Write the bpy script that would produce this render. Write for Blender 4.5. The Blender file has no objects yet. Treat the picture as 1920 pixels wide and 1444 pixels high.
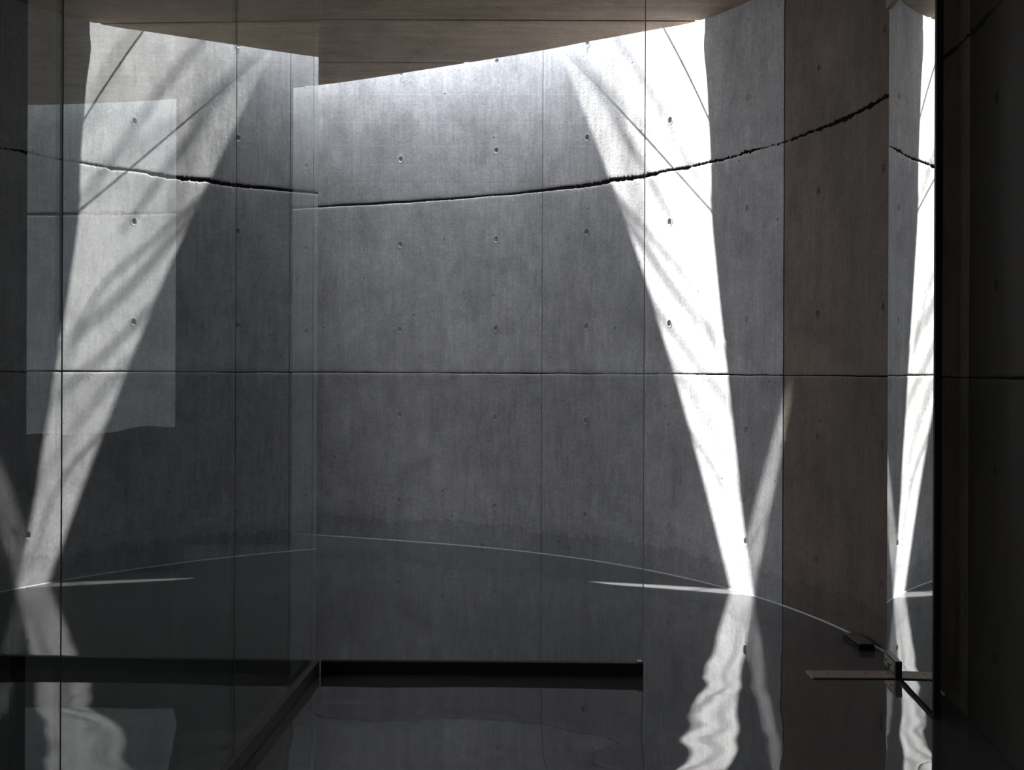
import bpy, bmesh, math, random
from mathutils import Vector, noise, Matrix
random.seed(4)
C = bpy.context.scene.collection
SC = bpy.context.scene

# ------------------------------------------------------------------ camera
cam_d = bpy.data.cameras.new('camera')
cam_d.sensor_fit = 'HORIZONTAL'
cam_d.sensor_width = 36.0
cam_d.lens = 2700.0 / 1920.0 * 36.0
cam_d.shift_y = -27.0 / 1920.0
cam_d.clip_start = 0.05
cam = bpy.data.objects.new('camera', cam_d)
C.objects.link(cam)
cam.matrix_world = Matrix.Translation((0, 0, 0.90)) @ Matrix.Rotation(math.radians(90), 4, 'X') @ Matrix.Rotation(math.radians(0.24), 4, 'Z')
SC.camera = cam

# ------------------------------------------------------------------ world, sun, exposure
SUN = Vector((0.805, -0.738, -1.0)).normalized()
w = bpy.data.worlds.new('world')
SC.world = w
w.use_nodes = True
nt = w.node_tree
nt.nodes.clear()
wo = nt.nodes.new('ShaderNodeOutputWorld')
bg = nt.nodes.new('ShaderNodeBackground')
# hazy sky, brightest overhead (an overcast-type distribution, paler towards the horizon)
tcw = nt.nodes.new('ShaderNodeTexCoord')
spw = nt.nodes.new('ShaderNodeSeparateXYZ')
nt.links.new(tcw.outputs['Generated'], spw.inputs[0])
rw = nt.nodes.new('ShaderNodeValToRGB')
rw.color_ramp.elements[0].position = 0.0; rw.color_ramp.elements[0].color = (.20, .203, .207, 1)
rw.color_ramp.elements[1].position = 1.0; rw.color_ramp.elements[1].color = (.93, .955, 1.0, 1)
nt.links.new(spw.outputs[2], rw.inputs[0])
nt.links.new(rw.outputs[0], bg.inputs[0])
bg.inputs[1].default_value = 10.5
nt.links.new(bg.outputs[0], wo.inputs[0])

sd = bpy.data.lights.new('sun', 'SUN')
sd.energy = 29.0
sd.angle = math.radians(0.55)
sd.color = (1.0, 0.965, 0.91)
so = bpy.data.objects.new('sun', sd)
C.objects.link(so)
so.rotation_euler = (-SUN).to_track_quat('Z', 'Y').to_euler()
so.location = (-6, 12, 8)

pd = bpy.data.lights.new('skylight_portal', 'AREA')
pd.shape = 'RECTANGLE'
pd.size = 5.4
pd.size_y = 3.2
pd.cycles.is_portal = True
po = bpy.data.objects.new('skylight_portal', pd)
C.objects.link(po)
po.location = (-1.4, 7.1, 2.92)
# further portals: fill openings added in the walls behind and beside the viewer
p2 = bpy.data.lights.new('rear_fill_portal', 'AREA')
p2.shape = 'RECTANGLE'; p2.size = 1.4; p2.size_y = 2.2
p2.cycles.is_portal = True
p2o = bpy.data.objects.new('rear_fill_portal', p2)
C.objects.link(p2o)
p2o.location = (-3.85, -3.12, 1.3)
p2o.rotation_euler = (math.radians(90), 0, 0)
p3 = bpy.data.lights.new('side_fill_portal', 'AREA')
p3.shape = 'RECTANGLE'; p3.size = 2.2; p3.size_y = 2.3
p3.cycles.is_portal = True
p3o = bpy.data.objects.new('side_fill_portal', p3)
C.objects.link(p3o)
p3o.location = (-4.70, 1.75, 1.3)
p3o.rotation_euler = (0, math.radians(-90), 0)

SC.view_settings.view_transform = 'Standard'
SC.view_settings.look = 'None'
SC.view_settings.gamma = 1.0
SC.view_settings.use_curve_mapping = False
SC.view_settings.exposure = 0.33
cy = SC.cycles
cy.max_bounces = 10
cy.diffuse_bounces = 5
cy.glossy_bounces = 6
cy.transmission_bounces = 4
cy.transparent_max_bounces = 16
cy.caustics_reflective = True
cy.blur_glossy = 0.0
cy.sample_clamp_indirect = 0.0
cy.use_denoising = True
cy.use_guiding = True
cy.use_surface_guiding = True
cy.surface_guiding_probability = 0.6

# ------------------------------------------------------------------ plan curve of the concrete wall (arc length, heading)
TH = [(-5.2, 2), (-3.4, 3), (-2.8, 6), (-2.3, 14), (-1.9, 22), (-1.2, 27), (-0.6, 31), (0, 43), (0.6, 55.5), (1.2, 65), (1.8, 74),
      (2.4, 82), (3.0, 89), (3.6, 95), (4.2, 98), (5.0, 97), (6.0, 92), (12.0, 88)]
def theta(s):
    if s <= TH[0][0]: return TH[0][1]
    for (a, ta), (b, tb) in zip(TH, TH[1:]):
        if s <= b:
            t = (s - a) / (b - a)
            return ta + (tb - ta) * t
    return TH[-1][1]
DS = 0.01
S0, S1 = -5.2, 11.0
def build_curve():
    pts = {}
    i0 = int(round(0.3 / DS))
    pts[i0] = (0.3537, 6.87)
    for i in range(i0, int(S1 / DS) + 2):
        a = math.radians(theta((i + .5) * DS)); x, y = pts[i]
        pts[i + 1] = (x + DS * math.cos(a), y - DS * math.sin(a))
    for i in range(i0, int(S0 / DS) - 2, -1):
        a = math.radians(theta((i - .5) * DS)); x, y = pts[i]
        pts[i - 1] = (x - DS * math.cos(a), y + DS * math.sin(a))
    return pts
PTS = build_curve()
def wall_pt(s, off=0.0):
    """point on the wall face at arc length s; off > 0 moves into the wall"""
    f = s / DS; i = math.floor(f); t = f - i
    x0, y0 = PTS[i]; x1, y1 = PTS[i + 1]
    a = math.radians(theta(s))
    return (x0 + (x1 - x0) * t + off * math.sin(a), y0 + (y1 - y0) * t + off * math.cos(a))
def wall_x_at(y):
    """x of the wall face at depth y on its right-hand stretch"""
    s = 0.3
    while s < S1 - .02 and wall_pt(s)[1] > y: s += 0.02
    return wall_pt(s)[0]

CEIL = 2.40
TOP = 2.70
EDGE = [(-4.2, 8.30), (-2.76, 8.20), (-1.87, 7.99), (-1.01, 7.58), (-.424, 7.17), (.10, 6.77), (.34, 6.56), (.591, 6.345),
        (.774, 6.185), (.90, 5.955), (.945, 5.87), (1.02, 5.80)]

# ------------------------------------------------------------------ materials
def new_mat(name):
    m = bpy.data.materials.new(name); m.use_nodes = True
    n = m.node_tree; n.nodes.clear()
    out = n.nodes.new('ShaderNodeOutputMaterial')
    return m, n, out
def N(n, t, **k):
    o = n.nodes.new(t)
    for a, b in k.items(): setattr(o, a, b)
    return o
def noise_node(n, vec, scale, detail=4, rough=.55, map_scale=None, dist=0.0, loc=None):
    if map_scale is not None or loc is not None:
        mp = N(n, 'ShaderNodeMapping')
        if map_scale: mp.inputs['Scale'].default_value = map_scale
        if loc: mp.inputs['Location'].default_value = loc
        n.links.new(vec, mp.inputs[0]); vec = mp.outputs[0]
    t = N(n, 'ShaderNodeTexNoise')
    t.inputs['Scale'].default_value = scale
    t.inputs['Detail'].default_value = detail
    t.inputs['Roughness'].default_value = rough
    t.inputs['Distortion'].default_value = dist
    n.links.new(vec, t.inputs['Vector'])
    return t.outputs[0]
def ramp(n, v, stops):
    r = N(n, 'ShaderNodeValToRGB')
    e = r.color_ramp.elements
    e[0].position, e[0].color = stops[0][0], (*[stops[0][1]] * 3, 1) if not isinstance(stops[0][1], tuple) else (*stops[0][1], 1)
    e[1].position, e[1].color = stops[-1][0], (*[stops[-1][1]] * 3, 1) if not isinstance(stops[-1][1], tuple) else (*stops[-1][1], 1)
    for p, c in stops[1:-1]:
        q = e.new(p); q.color = (*[c] * 3, 1) if not isinstance(c, tuple) else (*c, 1)
    n.links.new(v, r.inputs[0])
    return r.outputs[0]
def mul(n, a, b):
    m = N(n, 'ShaderNodeVectorMath', operation='MULTIPLY')
    n.links.new(a, m.inputs[0]); n.links.new(b, m.inputs[1])
    return m.outputs[0]
def mat_concrete(name, grain='v', rough=.72, streak=(.90, 1.08)):
    m, n, out = new_mat(name)
    uv = N(n, 'ShaderNodeUVMap').outputs[0]
    oi = N(n, 'ShaderNodeObjectInfo')
    p = N(n, 'ShaderNodeBsdfPrincipled')
    sx, sy = (1, .11) if grain == 'v' else (.06, 1)
    # vertical streaks left by the form boards, mottling, pin holes
    st = noise_node(n, uv, 14, 5, .6, (sx, sy, 1))
    st2 = noise_node(n, uv, 55, 3, .6, (sx, sy, 1))
    mo = noise_node(n, uv, 3.2, 7, .62, None, .6)
    fi = noise_node(n, uv, 60, 4, .7)
    c1 = ramp(n, st, [(.30, streak[0]), (.70, streak[1])])
    c2 = ramp(n, st2, [(.25, .87), (.75, 1.13)])
    c3 = ramp(n, mo, [(.26, .74), (.5, 1.0), (.74, 1.20)])
    c4 = ramp(n, fi, [(.28, .80), (.72, 1.20)])
    md = noise_node(n, uv, 13, 5, .6, None, .4)
    c5 = ramp(n, md, [(.28, .89), (.72, 1.11)])
    vo = N(n, 'ShaderNodeTexVoronoi'); vo.inputs['Scale'].default_value = 16; vo.inputs['Randomness'].default_value = 1
    n.links.new(uv, vo.inputs['Vector'])
    vc = N(n, 'ShaderNodeSeparateColor'); n.links.new(vo.outputs['Color'], vc.inputs[0])
    # only some cells carry a pin hole, each with its own radius
    rad = N(n, 'ShaderNodeMapRange'); rad.inputs[1].default_value = .55; rad.inputs[2].default_value = 1.0
    rad.inputs[3].default_value = 0.0; rad.inputs[4].default_value = .075
    n.links.new(vc.outputs[0], rad.inputs[0])
    lt = N(n, 'ShaderNodeMath', operation='SUBTRACT'); n.links.new(vo.outputs['Distance'], lt.inputs[0]); n.links.new(rad.outputs[0], lt.inputs[1])
    pit = ramp(n, lt.outputs[0], [(.0, .32), (.03, 1.0)])
    v2 = N(n, 'ShaderNodeTexVoronoi'); v2.inputs['Scale'].default_value = 42
    n.links.new(uv, v2.inputs['Vector'])
    v2c = N(n, 'ShaderNodeSeparateColor'); n.links.new(v2.outputs['Color'], v2c.inputs[0])
    r2 = N(n, 'ShaderNodeMapRange'); r2.inputs[1].default_value = .80; r2.inputs[2].default_value = 1.0
    r2.inputs[3].default_value = 0.0; r2.inputs[4].default_value = .11
    n.links.new(v2c.outputs[1], r2.inputs[0])
    l2 = N(n, 'ShaderNodeMath', operation='SUBTRACT'); n.links.new(v2.outputs['Distance'], l2.inputs[0]); n.links.new(r2.outputs[0], l2.inputs[1])
    pit2 = ramp(n, l2.outputs[0], [(.0, .45), (.04, 1.0)])
    c = mul(n, mul(n, mul(n, c1, c2), mul(n, c5, pit2)), mul(n, mul(n, c3, c4), pit))
    # fringe of stain under the joints and at the foot (v = height in metres)
    if grain == 'v':
        sp = N(n, 'ShaderNodeSeparateXYZ'); n.links.new(uv, sp.inputs[0])
        ad = N(n, 'ShaderNodeMath', operation='ADD')
        ns = noise_node(n, uv, 3.5, 6, .7)
        sc2 = N(n, 'ShaderNodeMath', operation='MULTIPLY'); sc2.inputs[1].default_value = -.22
        n.links.new(ns, sc2.inputs[0]); n.links.new(sp.outputs[1], ad.inputs[0]); n.links.new(sc2.outputs[0], ad.inputs[1])
        foot = ramp(n, ad.outputs[0], [(-0.06, .72), (.0, .87), (.09, 1.0)])
        c = mul(n, c, foot)
    c = mul(n, c, oi.outputs['Color'])
    n.links.new(c, p.inputs['Base Color'])
    p.inputs['Roughness'].default_value = rough
    p.inputs['Specular IOR Level'].default_value = .28
    h1 = noise_node(n, uv, 90, 4, .7)
    h2 = noise_node(n, uv, 22, 4, .6, (sx * 1.2, sy * 3, 1))
    ha = N(n, 'ShaderNodeMath', operation='ADD'); n.links.new(h1, ha.inputs[0]); n.links.new(h2, ha.inputs[1])
    pm = N(n, 'ShaderNodeMath', operation='ADD'); n.links.new(ha.outputs[0], pm.inputs[0]); n.links.new(pit, pm.inputs[1])
    b = N(n, 'ShaderNodeBump'); b.inputs['Strength'].default_value = .35; b.inputs['Distance'].default_value = .0035
    n.links.new(pm.outputs[0], b.inputs['Height']); n.links.new(b.outputs[0], p.inputs['Normal'])
    n.links.new(p.outputs[0], out.inputs[0])
    return m
def mat_plain(name, col, rough=.5, metal=0.0, spec=.4, nscale=40, namp=.12):
    m, n, out = new_mat(name)
    tc = N(n, 'ShaderNodeTexCoord').outputs['Object']
    v = noise_node(n, tc, nscale, 3, .6)
    c = N(n, 'ShaderNodeRGB'); c.outputs[0].default_value = (*col, 1)
    r = ramp(n, v, [(.3, 1 - namp), (.7, 1 + namp)])
    p = N(n, 'ShaderNodeBsdfPrincipled')
    n.links.new(mul(n, r, c.outputs[0]), p.inputs['Base Color'])
    p.inputs['Roughness'].default_value = rough
    p.inputs['Metallic'].default_value = metal
    p.inputs['Specular IOR Level'].default_value = spec
    n.links.new(p.outputs[0], out.inputs[0])
    return m
def mat_glass(name, base, power, tint=(.93, .96, .955)):
    """clear pane: transparent, with a Fresnel reflection on the face towards the viewer"""
    m, n, out = new_mat(name)
    fr = N(n, 'ShaderNodeFresnel'); fr.inputs[0].default_value = 1.5
    r2 = N(n, 'ShaderNodeMath', operation='MULTIPLY_ADD'); r2.inputs[1].default_value = power; r2.inputs[2].default_value = base
    r2.use_clamp = True
    n.links.new(fr.outputs[0], r2.inputs[0])
    geo = N(n, 'ShaderNodeNewGeometry')
    inv = N(n, 'ShaderNodeMath', operation='SUBTRACT'); inv.inputs[0].default_value = 1
    n.links.new(geo.outputs['Backfacing'], inv.inputs[1])
    f = N(n, 'ShaderNodeMath', operation='MULTIPLY'); n.links.new(r2.outputs[0], f.inputs[0]); n.links.new(inv.outputs[0], f.inputs[1])
    tr = N(n, 'ShaderNodeBsdfTransparent'); tr.inputs[0].default_value = (*tint, 1)
    gl = N(n, 'ShaderNodeBsdfGlossy'); gl.inputs['Roughness'].default_value = 0.0; gl.inputs[0].default_value = (.97, .985, .97, 1)
    mx = N(n, 'ShaderNodeMixShader')
    n.links.new(f.outputs[0], mx.inputs[0]); n.links.new(tr.outputs[0], mx.inputs[1]); n.links.new(gl.outputs[0], mx.inputs[2])
    n.links.new(mx.outputs[0], out.inputs[0])
    return m
def mat_floor():
    m, n, out = new_mat('polished_floor')
    tc = N(n, 'ShaderNodeTexCoord').outputs['Object']
    base = noise_node(n, tc, 1.6, 6, .6)
    col = ramp(n, base, [(.3, (.085, .088, .092)), (.7, (.115, .119, .124))])
    df = N(n, 'ShaderNodeBsdfDiffuse'); n.links.new(col, df.inputs[0])
    gl = N(n, 'ShaderNodeBsdfGlossy'); gl.inputs[0].default_value = (.93, .94, .95, 1)
    rn = noise_node(n, tc, 2.5, 4, .6)
    rr = ramp(n, rn, [(.3, .014), (.7, .034)])
    n.links.new(rr, gl.inputs['Roughness'])
    fr = N(n, 'ShaderNodeFresnel'); fr.inputs[0].default_value = 1.5
    ma = N(n, 'ShaderNodeMath', operation='MULTIPLY_ADD'); ma.inputs[1].default_value = .55; ma.inputs[2].default_value = .19
    n.links.new(fr.outputs[0], ma.inputs[0])
    # slow undulation of the hand-polished surface, stronger on the near side of the glass line
    wv = noise_node(n, tc, 1.7, .5, .4, (1.0, 1.5, 1))
    w2 = noise_node(n, tc, 7.0, 0.5, .4, (1.0, 1.2, 1))
    sp = N(n, 'ShaderNodeSeparateXYZ'); n.links.new(tc, sp.inputs[0])
    am = N(n, 'ShaderNodeMapRange'); am.interpolation_type = 'SMOOTHSTEP'
    am.inputs[1].default_value = 3.9; am.inputs[2].default_value = 5.2; am.inputs[3].default_value = 1.0; am.inputs[4].default_value = .10
    n.links.new(sp.outputs[1], am.inputs[0])
    s2 = N(n, 'ShaderNodeMath', operation='MULTIPLY_ADD'); s2.inputs[1].default_value = .035
    n.links.new(w2, s2.inputs[0]); n.links.new(wv, s2.inputs[2])
    b = N(n, 'ShaderNodeBump'); b.inputs['Distance'].default_value = .0105
    n.links.new(am.outputs[0], b.inputs['Strength'])
    n.links.new(s2.outputs[0], b.inputs['Height'])
    n.links.new(b.outputs[0], gl.inputs['Normal'])
    mx = N(n, 'ShaderNodeMixShader')
    n.links.new(ma.outputs[0], mx.inputs[0]); n.links.new(df.outputs[0], mx.inputs[1]); n.links.new(gl.outputs[0], mx.inputs[2])
    n.links.new(mx.outputs[0], out.inputs[0])
    return m

M_CONC = mat_concrete('board_marked_concrete')
M_SOFF = mat_concrete('soffit_concrete', 'h', .8, (.84, 1.14))
M_JOINT = mat_plain('joint_grout', (.045, .037, .032), .95, 0, .1)
M_FLOOR = mat_floor()
M_GLASS = mat_glass('clear_glass', 0.0, 1.55, (.965, .972, .975))
M_MIRROR = mat_glass('coated_glass', 0.05, 1.12, (.82, .86, .855))
M_DOOR = mat_glass('bright_glass', 0.42, 1.2, (.55, .57, .56))
M_EDGE = mat_plain('polished_glass_edge', (.30, .36, .34), .25, 0, .6)
M_SEAL = mat_plain('dark_silicone', (.018, .016, .015), .6)
M_BLACK = mat_plain('black_metal', (.006, .006, .0065), .55, 0, .15)
M_BRONZE = mat_plain('brown_anodised_metal', (.10, .085, .075), .42, .35, .4)
M_CHANNEL = mat_plain('dark_bronze', (.035, .030, .026), .5, .2, .3)
M_PLATE = mat_plain('dull_brown_plate', (.30, .25, .225), .6, 0, .3)
M_STEEL = mat_plain('brushed_steel', (.42, .40, .38), .38, .8, .5)
M_TRIM = mat_plain('pale_sealant', (.78, .80, .80), .35, 0, .6)
M_DARK = mat_plain('near_black_stone', (.009, .009, .010), .9, 0, .05, 6, .3)

# ------------------------------------------------------------------ helpers
def link(name, me, mat, parent=None):
    o = bpy.data.objects.new(name, me); C.objects.link(o)
    if mat: me.materials.append(mat)
    if parent: o.parent = parent
    return o
def from_py(name, vs, fs, mat, parent=None, uvs=None, smooth=False):
    me = bpy.data.meshes.new(name); me.from_pydata(vs, [], fs)
    if uvs is not None:
        uvl = me.uv_layers.new(name='UVMap')
        for lp in me.loops: uvl.data[lp.index].uv = uvs[lp.vertex_index]
    me.update()
    if smooth: me.polygons.foreach_set('use_smooth', [True] * len(me.polygons))
    return link(name, me, mat, parent)
def box_bm(bm, x0, x1, y0, y1, z0, z1, M=None):
    vs = [bm.verts.new(Vector(p) if M is None else M @ Vector(p)) for p in
          [(x0, y0, z0), (x1, y0, z0), (x1, y1, z0), (x0, y1, z0), (x0, y0, z1), (x1, y0, z1), (x1, y1, z1), (x0, y1, z1)]]
    for f in [(0, 3, 2, 1), (4, 5, 6, 7), (0, 1, 5, 4), (1, 2, 6, 5), (2, 3, 7, 6), (3, 0, 4, 7)]:
        bm.faces.new([vs[i] for i in f])
def bm_obj(name, bm, mat, parent=None, bevel=0.0):
    if bevel > 0:
        bmesh.ops.bevel(bm, geom=list(bm.edges), offset=bevel, segments=2, affect='EDGES', profile=.6)
    bmesh.ops.recalc_face_normals(bm, faces=bm.faces)
    me = bpy.data.meshes.new(name); bm.to_mesh(me); bm.free()
    return link(name, me, mat, parent)
def box(name, b, mat, parent=None, bevel=0.0, M=None):
    bm = bmesh.new(); box_bm(bm, *b, M=M)
    return bm_obj(name, bm, mat, parent, bevel)
def cyl(name, p, axis, r, h, mat, parent=None, seg=20):
    bm = bmesh.new()
    q = Vector((0, 0, 1)).rotation_difference(Vector(axis)).to_matrix().to_4x4()
    bmesh.ops.create_cone(bm, cap_ends=True, segments=seg, radius1=r, radius2=r, depth=h, matrix=Matrix.Translation(p) @ q)
    return bm_obj(name, bm, mat, parent)
def empty(name, loc=(0, 0, 0)):
    o = bpy.data.objects.new(name, None); C.objects.link(o); o.location = loc
    o.empty_display_size = .1
    return o
def tag(o, label, cat, group=None):
    o['label'] = label; o['category'] = cat
    if group: o['group'] = group
    return o
def struct(o, label=None):
    o['kind'] = 'structure'
    if label: o['label'] = label
    return o

# ------------------------------------------------------------------ the curved concrete wall
def TOPX(s):  # added rise of the unseen wall head, trims the sunlight reaching the floor
    t = max(0.0, min(1.0, (-2.36 - s) / .35)); return .16 * t * t * (3 - 2 * t)
def ribbon(name, s0, s1, step, o0, o1, z0, z1, mat):
    ss = []; s = s0
    while s < s1: ss.append(s); s += step
    ss.append(s1)
    vs, fs, uv = [], [], []
    for s in ss:
        a = wall_pt(s, o0); b = wall_pt(s, o1)
        zt = z1 + (TOPX(s) if z1 == TOP else 0)
        for p, z in ((a, z0), (a, zt), (b, zt), (b, z0)): vs.append((p[0], p[1], z)); uv.append((s, z))
    for i in range(len(ss) - 1):
        for k in range(4):
            a, b = i * 4 + k, i * 4 + (k + 1) % 4
            fs.append((a, b, b + 4, a + 4))
    e = (len(ss) - 1) * 4
    fs += [(3, 2, 1, 0), (e, e + 1, e + 2, e + 3)]
    return from_py(name, vs, fs, mat, None, uv)
wall = struct(ribbon('wall_back', S0 + .02, S1 - .02, .06, .022, .28, -.05, TOP, M_JOINT), 'curved fair-faced concrete wall with ragged day joints and tie holes')

def gap_hi(s):      # ragged day joint at 1.787 m
    a = .0035 + .0075 * max(0, noise.noise(Vector((s * .9 + 3.1, 0, 0))) + .28)
    return a
def jag(s, amp, seed):
    return amp * (noise.noise(Vector((s * 70, seed, 0))) * .8 + noise.noise(Vector((s * 22, seed, 5))) * .7 + noise.noise(Vector((s * 5, seed, 9))) * .9)
def centre(s, j):   # slow wander of the joint line
    return (.0035 if j == 2 else .0025) * noise.noise(Vector((s * 6, j * 7.3, 1.7)))
def top_z(s):       # unseen step added to the wall head to cut short the floor sun streak
    t = max(0.0, min(1.0, (-2.36 - s) / .35))
    return TOP + .16 * t * t * (3 - 2 * t)
JZ = [0.0, .887, 1.787, TOP]
def edge_z(s, j, up):
    """z of the panel boundary at joint j; up=True: the bottom edge of the panel above the joint"""
    if j == 0: return 0.0
    if j == 3: return top_z(s)
    if j == 1:
        g = .0016 + .0045 * max(0, noise.noise(Vector((s * 1.1 + 7.7, 2, 0))) + .12); am = .0014
    elif j == 2:
        g = gap_hi(s); am = .0085
        if s < 0.2: am = .0020
    else:
        g = .004; am = .001
    c = JZ[j] + centre(s, j)
    return c + (g if up else -g) + jag(s, am, j * 3 + (1 if up else 0))
HOLE_R = .0125
def panel(sa, sb, j, tint):
    gapv = .0013
    a, b = sa + gapv, sb - gapv
    fine = 1 <= j + 1 and sb > -4 and sa < 5.2
    us = set()
    st = .005 if (sa > -2 and sb < 4) else .012
    k = int((b - a) / st)
    for i in range(k + 1): us.add(round(a + (b - a) * i / k, 5))
    cols = [sa + .3, sa + .9, sa + 1.5]
    for c in cols:
        for q in range(-8, 9): us.add(round(c + q * .0025, 5))
    us = sorted(u for u in us if a <= u <= b)
    us2 = [us[0]]
    for u in us[1:]:
        if u - us2[-1] > .0011 or u == us[-1]: us2.append(u)
    us = us2
    z0, z1 = JZ[j], JZ[j + 1]
    H = z1 - z0
    rows_h = [z0 + .225 if j else z0 + .212, z0 + .675 if j else z0 + .662]
    rows_h = [r for r in rows_h if r < z1 - .1]
    ts = set([0, .006 / H, .02 / H, 1 - .02 / H, 1 - .006 / H, 1])
    for i in range(1, 18): ts.add(i / 18)
    for r in rows_h:
        for q in range(-7, 8): ts.add((r - z0 + q * .003) / H)
    ts = sorted(ts)
    vs, fs, uv = [], [], []
    nr = len(ts) + 2
    for u in us:
        zb = edge_z(u, j, True); zt = edge_z(u, j + 1, False)
        col = []
        col.append((u, zb, .024))
        for t in ts:
            z = zb * (1 - t) + zt * t if (t < .03 or t > .97) else z0 + H * t if j < 2 or t < .8 else z0 + H * t + (top_z(u) - TOP) * (t - .8) / .2
            off = 0.0
            if t in (0, 1): off = .0010
            if u == us[0] or u == us[-1]: off = .0010
            for c in cols:
                if abs(u - c) < .03:
                    for r in rows_h:
                        d = math.hypot(u - c, z - r)
                        if d < .022:
                            k_ = max(0, min(1, (.0125 - d) / .003))
                            off = max(off, .0085 * k_) - (.0012 * math.exp(-((d - .017) / .002) ** 2))
            off += .0012 * noise.noise(Vector((u * 2.2, z * 2.2, 3)))
            col.append((u, z, off))
        col.append((u, zt, .024))
        for (uu, z, off) in col:
            p = wall_pt(uu, off); vs.append((p[0], p[1], z)); uv.append((uu, z))
    for i in range(len(us) - 1):
        for k in range(nr - 1):
            q = i * nr + k
            fs.append((q, q + 1, q + 1 + nr, q + nr))
    # side returns
    for col, flip in ((0, False), (len(us) - 1, True)):
        base = len(vs)
        for k in range(1, nr - 1):
            q = vs[col * nr + k]; u = us[col]; p = wall_pt(u, .024)
            vs.append((p[0], p[1], q[2])); uv.append((u, q[2]))
        for k in range(1, nr - 2):
            a1 = col * nr + k; f = (a1, base + k - 1, base + k, a1 + 1)
            fs.append(f if flip else f[::-1])
    o = from_py('concrete_panel', vs, fs, M_CONC, wall, uv, True)
    o.data.materials.append(M_JOINT)          # the aged, broken edges inside the joints
    for i in range(len(us) - 1):
        o.data.polygons[i * (nr - 1)].material_index = 1
        o.data.polygons[i * (nr - 1) + nr - 2].material_index = 1
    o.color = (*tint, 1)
    return o
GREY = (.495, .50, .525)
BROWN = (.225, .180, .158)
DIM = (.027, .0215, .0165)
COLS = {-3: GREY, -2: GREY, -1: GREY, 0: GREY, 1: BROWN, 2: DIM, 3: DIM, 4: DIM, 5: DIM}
# joints at arc length 0, 1.8 ... ; the joint seen right of the beam sits at 1.8
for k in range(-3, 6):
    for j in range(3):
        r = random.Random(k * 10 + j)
        t = COLS[k]; f = r.uniform(.96, 1.04) * (.82, 1.08, 1.04)[j]  # row factors put the skylight's falloff down the wall into the panel colour
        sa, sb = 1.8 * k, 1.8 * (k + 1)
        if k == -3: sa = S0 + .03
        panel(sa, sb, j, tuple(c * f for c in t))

# pale sealant line between wall and floor
tr = struct(ribbon('trim_1', -4.6, 3.35, .04, -.0030, .02, .0, .0028, M_TRIM), 'thin pale sealant line along the foot of the curved wall')

# ------------------------------------------------------------------ floor, soffit, enclosing walls
fl = from_py('floor', [(-4.6, -3, 0), (1.7, -3, 0), (1.7, 9.2, 0), (-4.6, 9.2, 0), (-4.6, -3, -.1), (1.7, -3, -.1), (1.7, 9.2, -.1), (-4.6, 9.2, -.1)],
             [(0, 1, 2, 3), (7, 6, 5, 4), (0, 4, 5, 1), (1, 5, 6, 2), (2, 6, 7, 3), (3, 7, 4, 0)], M_FLOOR)
struct(fl, 'dark mirror-polished floor reflecting the walls')

def edge_x(y):
    if y > EDGE[0][1]: return None
    for (xa, ya), (xb, yb) in zip(EDGE, EDGE[1:]):
        if yb <= y <= ya: return xa + (xb - xa) * (ya - y) / (ya - yb)
    return None
def right_limit(y):
    e = edge_x(y); wx = wall_x_at(y) + .03
    return wx if e is None else min(e, wx)
def smooth_edge():
    # Catmull-Rom through EDGE
    out = []
    for i in range(len(EDGE) - 1):
        p0 = EDGE[max(0, i - 1)]; p1 = EDGE[i]; p2 = EDGE[i + 1]; p3 = EDGE[min(len(EDGE) - 1, i + 2)]
        for k in range(6):
            t = k / 6
            q = [.5 * ((2 * p1[a]) + (-p0[a] + p2[a]) * t + (2 * p0[a] - 5 * p1[a] + 4 * p2[a] - p3[a]) * t * t + (-p0[a] + 3 * p1[a] - 3 * p2[a] + p3[a]) * t ** 3) for a in (0, 1)]
            out.append(tuple(q))
    out.append(EDGE[-1]); return out
EDGE = smooth_edge()
def strip_mesh(name, y0, y1, z0, z1, mat, parent, inset=0.0):
    n = max(2, int((y1 - y0) / .03))
    vs, fs, uv = [], [], []
    for i in range(n + 1):
        y = y0 + (y1 - y0) * i / n
        xr = right_limit(min(y, 8.295)) - inset
        for x, z in ((-4.3, z0), (xr, z0), (xr, z1), (-4.3, z1)):
            vs.append((x, y, z)); uv.append((x, y))
    for i in range(n):
        for k in range(4):
            a, b = i * 4 + k, i * 4 + (k + 1) % 4
            fs.append((a, a + 4, b + 4, b))
    e = n * 4
    fs += [(0, 1, 2, 3), (e + 3, e + 2, e + 1, e)]
    return from_py(name, vs, fs, mat, parent, uv)
ceil = struct(strip_mesh('ceiling', -3.0, 8.29, CEIL + .012, CEIL + .25, M_JOINT, None, .004), 'flat concrete soffit ending in a curved edge before the wall')
ys = [-3.0, -2.0, -1.1, -.2, .7, 1.6, 2.55, 3.46, 4.36, 5.26, 6.165, 7.02, 7.62, 8.292]
for i, (a, b) in enumerate(zip(ys, ys[1:])):
    o = strip_mesh('soffit_panel', a + .012, b - .012, CEIL, CEIL + .016, M_SOFF, ceil)
    f = [.93, 1.05, .98][i % 3]
    o.color = (.46 * f, .365 * f, .285 * f, 1)

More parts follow.
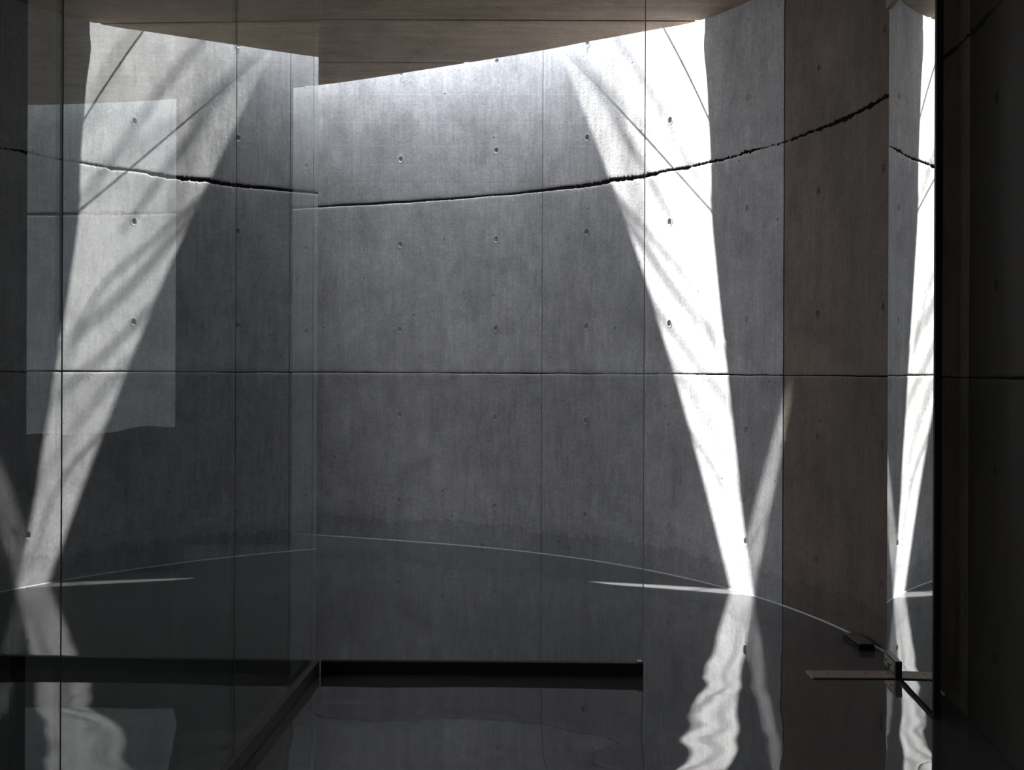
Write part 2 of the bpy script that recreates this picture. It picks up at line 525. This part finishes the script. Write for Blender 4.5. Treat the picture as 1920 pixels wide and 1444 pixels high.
def flat_wall(name, x0, x1, y0, y1, z1=2.6, col=(.20, .20, .205)):
    bm = bmesh.new(); box_bm(bm, x0, x1, y0, y1, 0, z1)
    o = bm_obj(name, bm, M_DARKWALL); return struct(o)
M_DARKWALL = mat_plain('dim_plaster', (.42, .42, .42), .9, 0, .2, 3, .2)
wl = bmesh.new()  # unseen opening added here to brighten the shaded wall
for b_ in ((-4.75, -4.55, -3, .65, 0, TOP), (-4.75, -4.55, 2.85, 8.9, 0, TOP), (-4.75, -4.55, .65, 2.85, 0, .25), (-4.75, -4.55, .65, 2.85, 2.35, TOP)):
    box_bm(wl, *b_)
struct(bm_obj('wall_left', wl, M_DARKWALL), 'side wall with a tall opening added for fill light')
struct(box('trim_4', (-7.2, -4.75, -.5, 4.6, 2.38, 2.46), M_DARKWALL), 'unseen roof overhang added to keep sun out of the side opening')  # added out of view to block direct sun from the side opening
wl = bmesh.new()  # opening behind the viewer is added, for fill on the curved wall
for b_ in ((-3.2, 1.7, -3.2, -3.0, 0, 2.6), (-4.6, -3.2, -3.2, -3.0, 0, .25), (-4.6, -3.2, -3.2, -3.0, 2.35, 2.6)):
    box_bm(wl, *b_)
struct(bm_obj('wall_front', wl, M_DARKWALL), 'wall behind the viewer with a wide opening added for fill light')

# ------------------------------------------------------------------ skylight slot: rods across it
sl = empty('window_1', (-.3, 7.3, CEIL + .05)); struct(sl, 'narrow crescent skylight between soffit edge and curved wall')
def rod(p, q, r, name='skylight_rod'):
    p = Vector(p); q = Vector(q); d = q - p
    bm = bmesh.new()
    mt = Matrix.Translation((p + q) / 2 - sl.location) @ Vector((0, 0, 1)).rotation_difference(d).to_matrix().to_4x4()
    bmesh.ops.create_cone(bm, cap_ends=True, segments=10, radius1=r, radius2=r, depth=d.length, matrix=mt)
    return bm_obj(name, bm, M_STEEL, sl)
zz = CEIL + .22
rod((.28, 6.60, zz), (.54, 6.56, zz), .0045)
rod((.00, 6.86, zz), (.12, 7.14, zz), .005)
rod((-1.42, 7.80, zz), (-1.14, 8.02, zz), .005)

# ------------------------------------------------------------------ tree outside, shading the skylight
TWIGS = [
    ([(-2.584, 9.572, 6.000), (-2.487, 9.360, 5.634), (-2.254, 9.060, 5.224)], 0.016),
    ([(-3.075, 9.977, 6.885), (-3.101, 9.902, 6.763), (-2.788, 9.432, 6.117)], 0.018),
    ([(-1.841, 8.900, 5.065), (-1.803, 8.800, 4.905), (-1.593, 8.559, 4.271)], 0.010),
    ([(-3.144, 9.994, 6.150), (-3.199, 9.942, 6.118), (-2.921, 9.519, 5.727)], 0.020),
    ([(-2.606, 9.467, 5.228), (-2.657, 9.391, 5.234), (-2.396, 8.978, 4.860)], 0.015),
    ([(-2.052, 8.907, 4.812), (-2.138, 8.877, 4.863), (-1.946, 8.613, 4.392)], 0.010),
    ([(-3.359, 10.120, 5.986), (-3.425, 10.054, 6.005), (-3.192, 9.694, 5.554)], 0.014),
    ([(-3.364, 10.129, 7.512), (-3.466, 10.137, 7.487), (-3.272, 9.877, 6.988)], 0.012),
    ([(-3.594, 10.490, 7.265), (-3.610, 10.435, 7.232), (-3.264, 9.950, 6.819)], 0.014),
    ([(-1.595, 8.355, 3.551), (-1.727, 8.387, 3.633), (-1.542, 8.115, 3.151)], 0.008),
]
def tube(bm, pts, r0, r1):
    n = len(pts)
    for i in range(n - 1):
        p, q = pts[i], pts[i + 1]; d = q - p
        a = r0 + (r1 - r0) * i / (n - 1); b_ = r0 + (r1 - r0) * (i + 1) / (n - 1)
        m = Matrix.Translation((p + q) / 2) @ Vector((0, 0, 1)).rotation_difference(d).to_matrix().to_4x4()
        bmesh.ops.create_cone(bm, cap_ends=True, segments=8, radius1=a, radius2=b_, depth=d.length * 1.01, matrix=m)
def bez(p, q, r, n=8):
    p, q, r = Vector(p), Vector(q), Vector(r)
    c = q * 2 - (p + r) / 2
    return [(1 - t) ** 2 * p + 2 * t * (1 - t) * c + t * t * r for t in [i / n for i in range(n + 1)]]
def tree():
    bm = bmesh.new()
    fork = Vector((-1.5, 12.9, 4.8))
    tube(bm, [Vector((-1.0, 13.4, 0)), Vector((-1.15, 13.2, 2.4)), fork], .16, .11)
    for (pts, r) in TWIGS:
        st = Vector(pts[0])
        tube(bm, bez(*pts), r, r * .6)
        mid = (st + fork) / 2 + Vector((.25, .45, .3))
        tube(bm, bez(fork, mid, st), .05, r)
    return bm_obj('bare_tree', bm, mat_plain('bark', (.06, .05, .04), .9, 0, .1))
tr_ = tree()
tag(tr_, 'bare branching tree outside whose twigs shade the sunlit streak', 'tree')

# ------------------------------------------------------------------ glass: plane helpers
def plane_frame(x, y, m):
    """matrix: local +y runs along the plane (away from camera), local x is its normal to the right"""
    a = math.atan2(-m, 1)
    return Matrix.Translation((x, y, 0)) @ Matrix.Rotation(a, 4, 'Z')
H_G = CEIL
RAIL = .0385
# left glass, three panes receding to the far end at depth 4.27
ML = .035
FAR = Vector((-.577, 4.27, 0))
def left_at(y): return FAR.x + ML * (y - FAR.y)
spans = [(3.20, 4.27, 0.0, 'reflective glass pane with brown floor channel, farthest of the side panes, meeting the cross pane'),
         (2.09, 3.20, 0.0, 'reflective glass pane between two dark joints, middle of the side row'),
         (.95, 2.09, .0003, 'reflective glass pane nearest the viewer, cut by the picture edge')]
for (a, b, rot, lab) in spans:
    p = empty('glass_pane', (left_at(b), b, 0)); p.rotation_euler.z = -math.atan(ML) + rot
    L = (b - a)
    box('pane', (-.012, 0, -L + .003, -.003, RAIL - .006, H_G - .01), M_MIRROR, p)
    box('edge_strip', (-.0045, -.0005, -L, -L + .0032, RAIL, H_G), M_SEAL, p)
    box('floor_channel', (-.030, .010, -L, 0, 0.001, RAIL), M_CHANNEL, p, .0012)
    tag(p, lab, 'glass pane', 'glass panes of the side screen')
# cross pane, perpendicular, ends at x = .39
p = empty('glass_pane', (FAR.x, FAR.y, 0)); p.rotation_euler.z = -math.atan(ML) * .35
W = .968
box('pane', (.014, W - .0015, -.006, .006, RAIL - .004, H_G - .01), M_GLASS, p)
box('edge_strip', (W - .0015, W + .0005, -.0062, .0062, RAIL, H_G), M_EDGE, p)
box('floor_rail', (.016, W, -.014, .014, 0.001, RAIL), M_BLACK, p, .001)
for x in (W - .018,):
    box('end_cap', (x, x + .015, -.010, .010, RAIL, RAIL + .006), M_STEEL, p, .001)
tag(p, 'clear frameless glass pane standing across the room on a black floor rail', 'glass pane')
# transmitted pane beyond the side screen

# door leaf on the right, standing open along the wall
MR = .072
def right_at(y): return 1.138 + MR * (y - 4.22)
d = empty('glass_door', (right_at(4.41), 4.41, 0)); d.rotation_euler.z = -math.atan(MR)
Ld = 4.41 - 3.74
box('pane', (-.001, .010, -Ld + .018, -.002, .012, 2.02), M_DOOR, d)
box('bottom_seal', (-.004, .006, -Ld + .01, -.19, .0005, .005), M_BLACK, d)
box('door_stile', (-.004, .014, -Ld, -Ld + .020, .001, 2.38), M_BLACK, d)
box('top_fitting', (-.011, .018, -.19, 0, 2.012, 2.06), M_BRONZE, d, .002)
pf = box('pivot_fitting', (-.0098, -.0012, -.190, -.006, .004, .051), M_BRONZE, d, .0012)
box('fitting_cover', (-.0106, -.0094, -.165, -.02, .012, .043), M_STEEL, pf, .0006)
box('fitting_end', (-.0102, -.001, -.1925, -.189, .003, .052), M_BLACK, pf)
for yy in (-.05, -.13):
    cyl('screw', (-.0114, yy, .030), (1, 0, 0), .0035, .003, M_BLACK, pf, 12)
box('latch_slot', (-.0114, -.0102, -.105, -.070, .010, .026), M_BLACK, pf)
cyl('pivot_pin', (.006, -.165, .004), (0, 0, 1), .008, .008, M_BLACK, d, 16)
tag(d, 'open glass door leaf with black edge stile, beside the dark concrete', 'glass door')

# threshold plate in the floor
th = empty('threshold_plate', (1.0, 4.27, 0))
bm = bmesh.new()
pts = [(-.117, -.050), (.20, -.050), (.20, .052), (-.117, .052)]
v0 = [bm.verts.new((x, y, .0)) for x, y in pts]
v1 = [bm.verts.new((x + (.004 if i in (0, 3) else 0), y + (.003 if i < 2 else -.003), .0045)) for i, (x, y) in enumerate(pts)]
bm.faces.new(v1); bm.faces.new(v0[::-1])
for i in range(4): bm.faces.new((v0[i], v0[(i + 1) % 4], v1[(i + 1) % 4], v1[i]))
bm_obj('plate', bm, M_PLATE, th)
for x in (-.06, .055, .12):
    cyl('screw', (x, .006, .0045), (0, 0, 1), .0042, .0012, M_BLACK, th, 14)
box('front_shadow_strip', (-.113, .20, -.0535, -.050, .0, .0028), M_BLACK, th)  # solid black strip drawn as shade along the plate's front edge
tag(th, 'narrow brown metal threshold plate screwed flat on the floor below the door fitting', 'threshold')

# low black stop at the foot of the wall
ds = empty('door_stop', (1.150, 4.755, 0))
def wedge(x0, x1, y0, y1, z0, z1, t, M_, nm):
    bm = bmesh.new()
    lo = [(x0, y0, z0), (x1, y0, z0), (x1, y1, z0), (x0, y1, z0)]
    hi = [(x0 + t, y0 + t * .4, z1), (x1 - t, y0 + t * .4, z1), (x1 - t, y1 - t, z1), (x0 + t, y1 - t, z1)]
    vs = [bm.verts.new(q) for q in lo + hi]
    for f in [(0, 3, 2, 1), (4, 5, 6, 7), (0, 1, 5, 4), (1, 2, 6, 5), (2, 3, 7, 6), (3, 0, 4, 7)]: bm.faces.new([vs[i] for i in f])
    return bm_obj(nm, bm, M_, ds, .0006)
wedge(-.030, .024, -.105, .10, 0.001, .0205, .0025, M_BLACK, 'body')
wedge(-.0275, .0215, -.1035, .094, .0202, .0225, .0008, M_BRONZE, 'cover_plate')
box('side_slot', (-.0315, -.029, -.06, .06, .006, .010), M_CHANNEL, ds)
ds.rotation_euler.z = math.radians(1.5)
tag(ds, 'small low black door stop with brown top at the foot of the concrete wall', 'door stop')

# ------------------------------------------------------------------ behind the side glass: near-black pier, low mound and end wall
def rough_block(name, x0, x1, y0, y1, top, label, cat, seed, wall_like=False):
    nx = 26
    vs, fs = [], []
    for i in range(nx + 1):
        t = i / nx; x = x0 + (x1 - x0) * t
        z = top(t)
        for y, zz_ in ((y0, 0), (y0 + .01, z), (y1 - .01, z), (y1, 0)): vs.append((x, y, zz_))
    for i in range(nx):
        for k in range(3):
            a = i * 4 + k; fs.append((a, a + 1, a + 5, a + 4))
        fs.append((i * 4 + 3, i * 4, i * 4 + 4, i * 4 + 7))
    e = nx * 4
    fs += [(0, 3, 2, 1), (e, e + 1, e + 2, e + 3)]
    o = from_py(name, vs, [f[::-1] for f in fs], M_DARK)
    return o
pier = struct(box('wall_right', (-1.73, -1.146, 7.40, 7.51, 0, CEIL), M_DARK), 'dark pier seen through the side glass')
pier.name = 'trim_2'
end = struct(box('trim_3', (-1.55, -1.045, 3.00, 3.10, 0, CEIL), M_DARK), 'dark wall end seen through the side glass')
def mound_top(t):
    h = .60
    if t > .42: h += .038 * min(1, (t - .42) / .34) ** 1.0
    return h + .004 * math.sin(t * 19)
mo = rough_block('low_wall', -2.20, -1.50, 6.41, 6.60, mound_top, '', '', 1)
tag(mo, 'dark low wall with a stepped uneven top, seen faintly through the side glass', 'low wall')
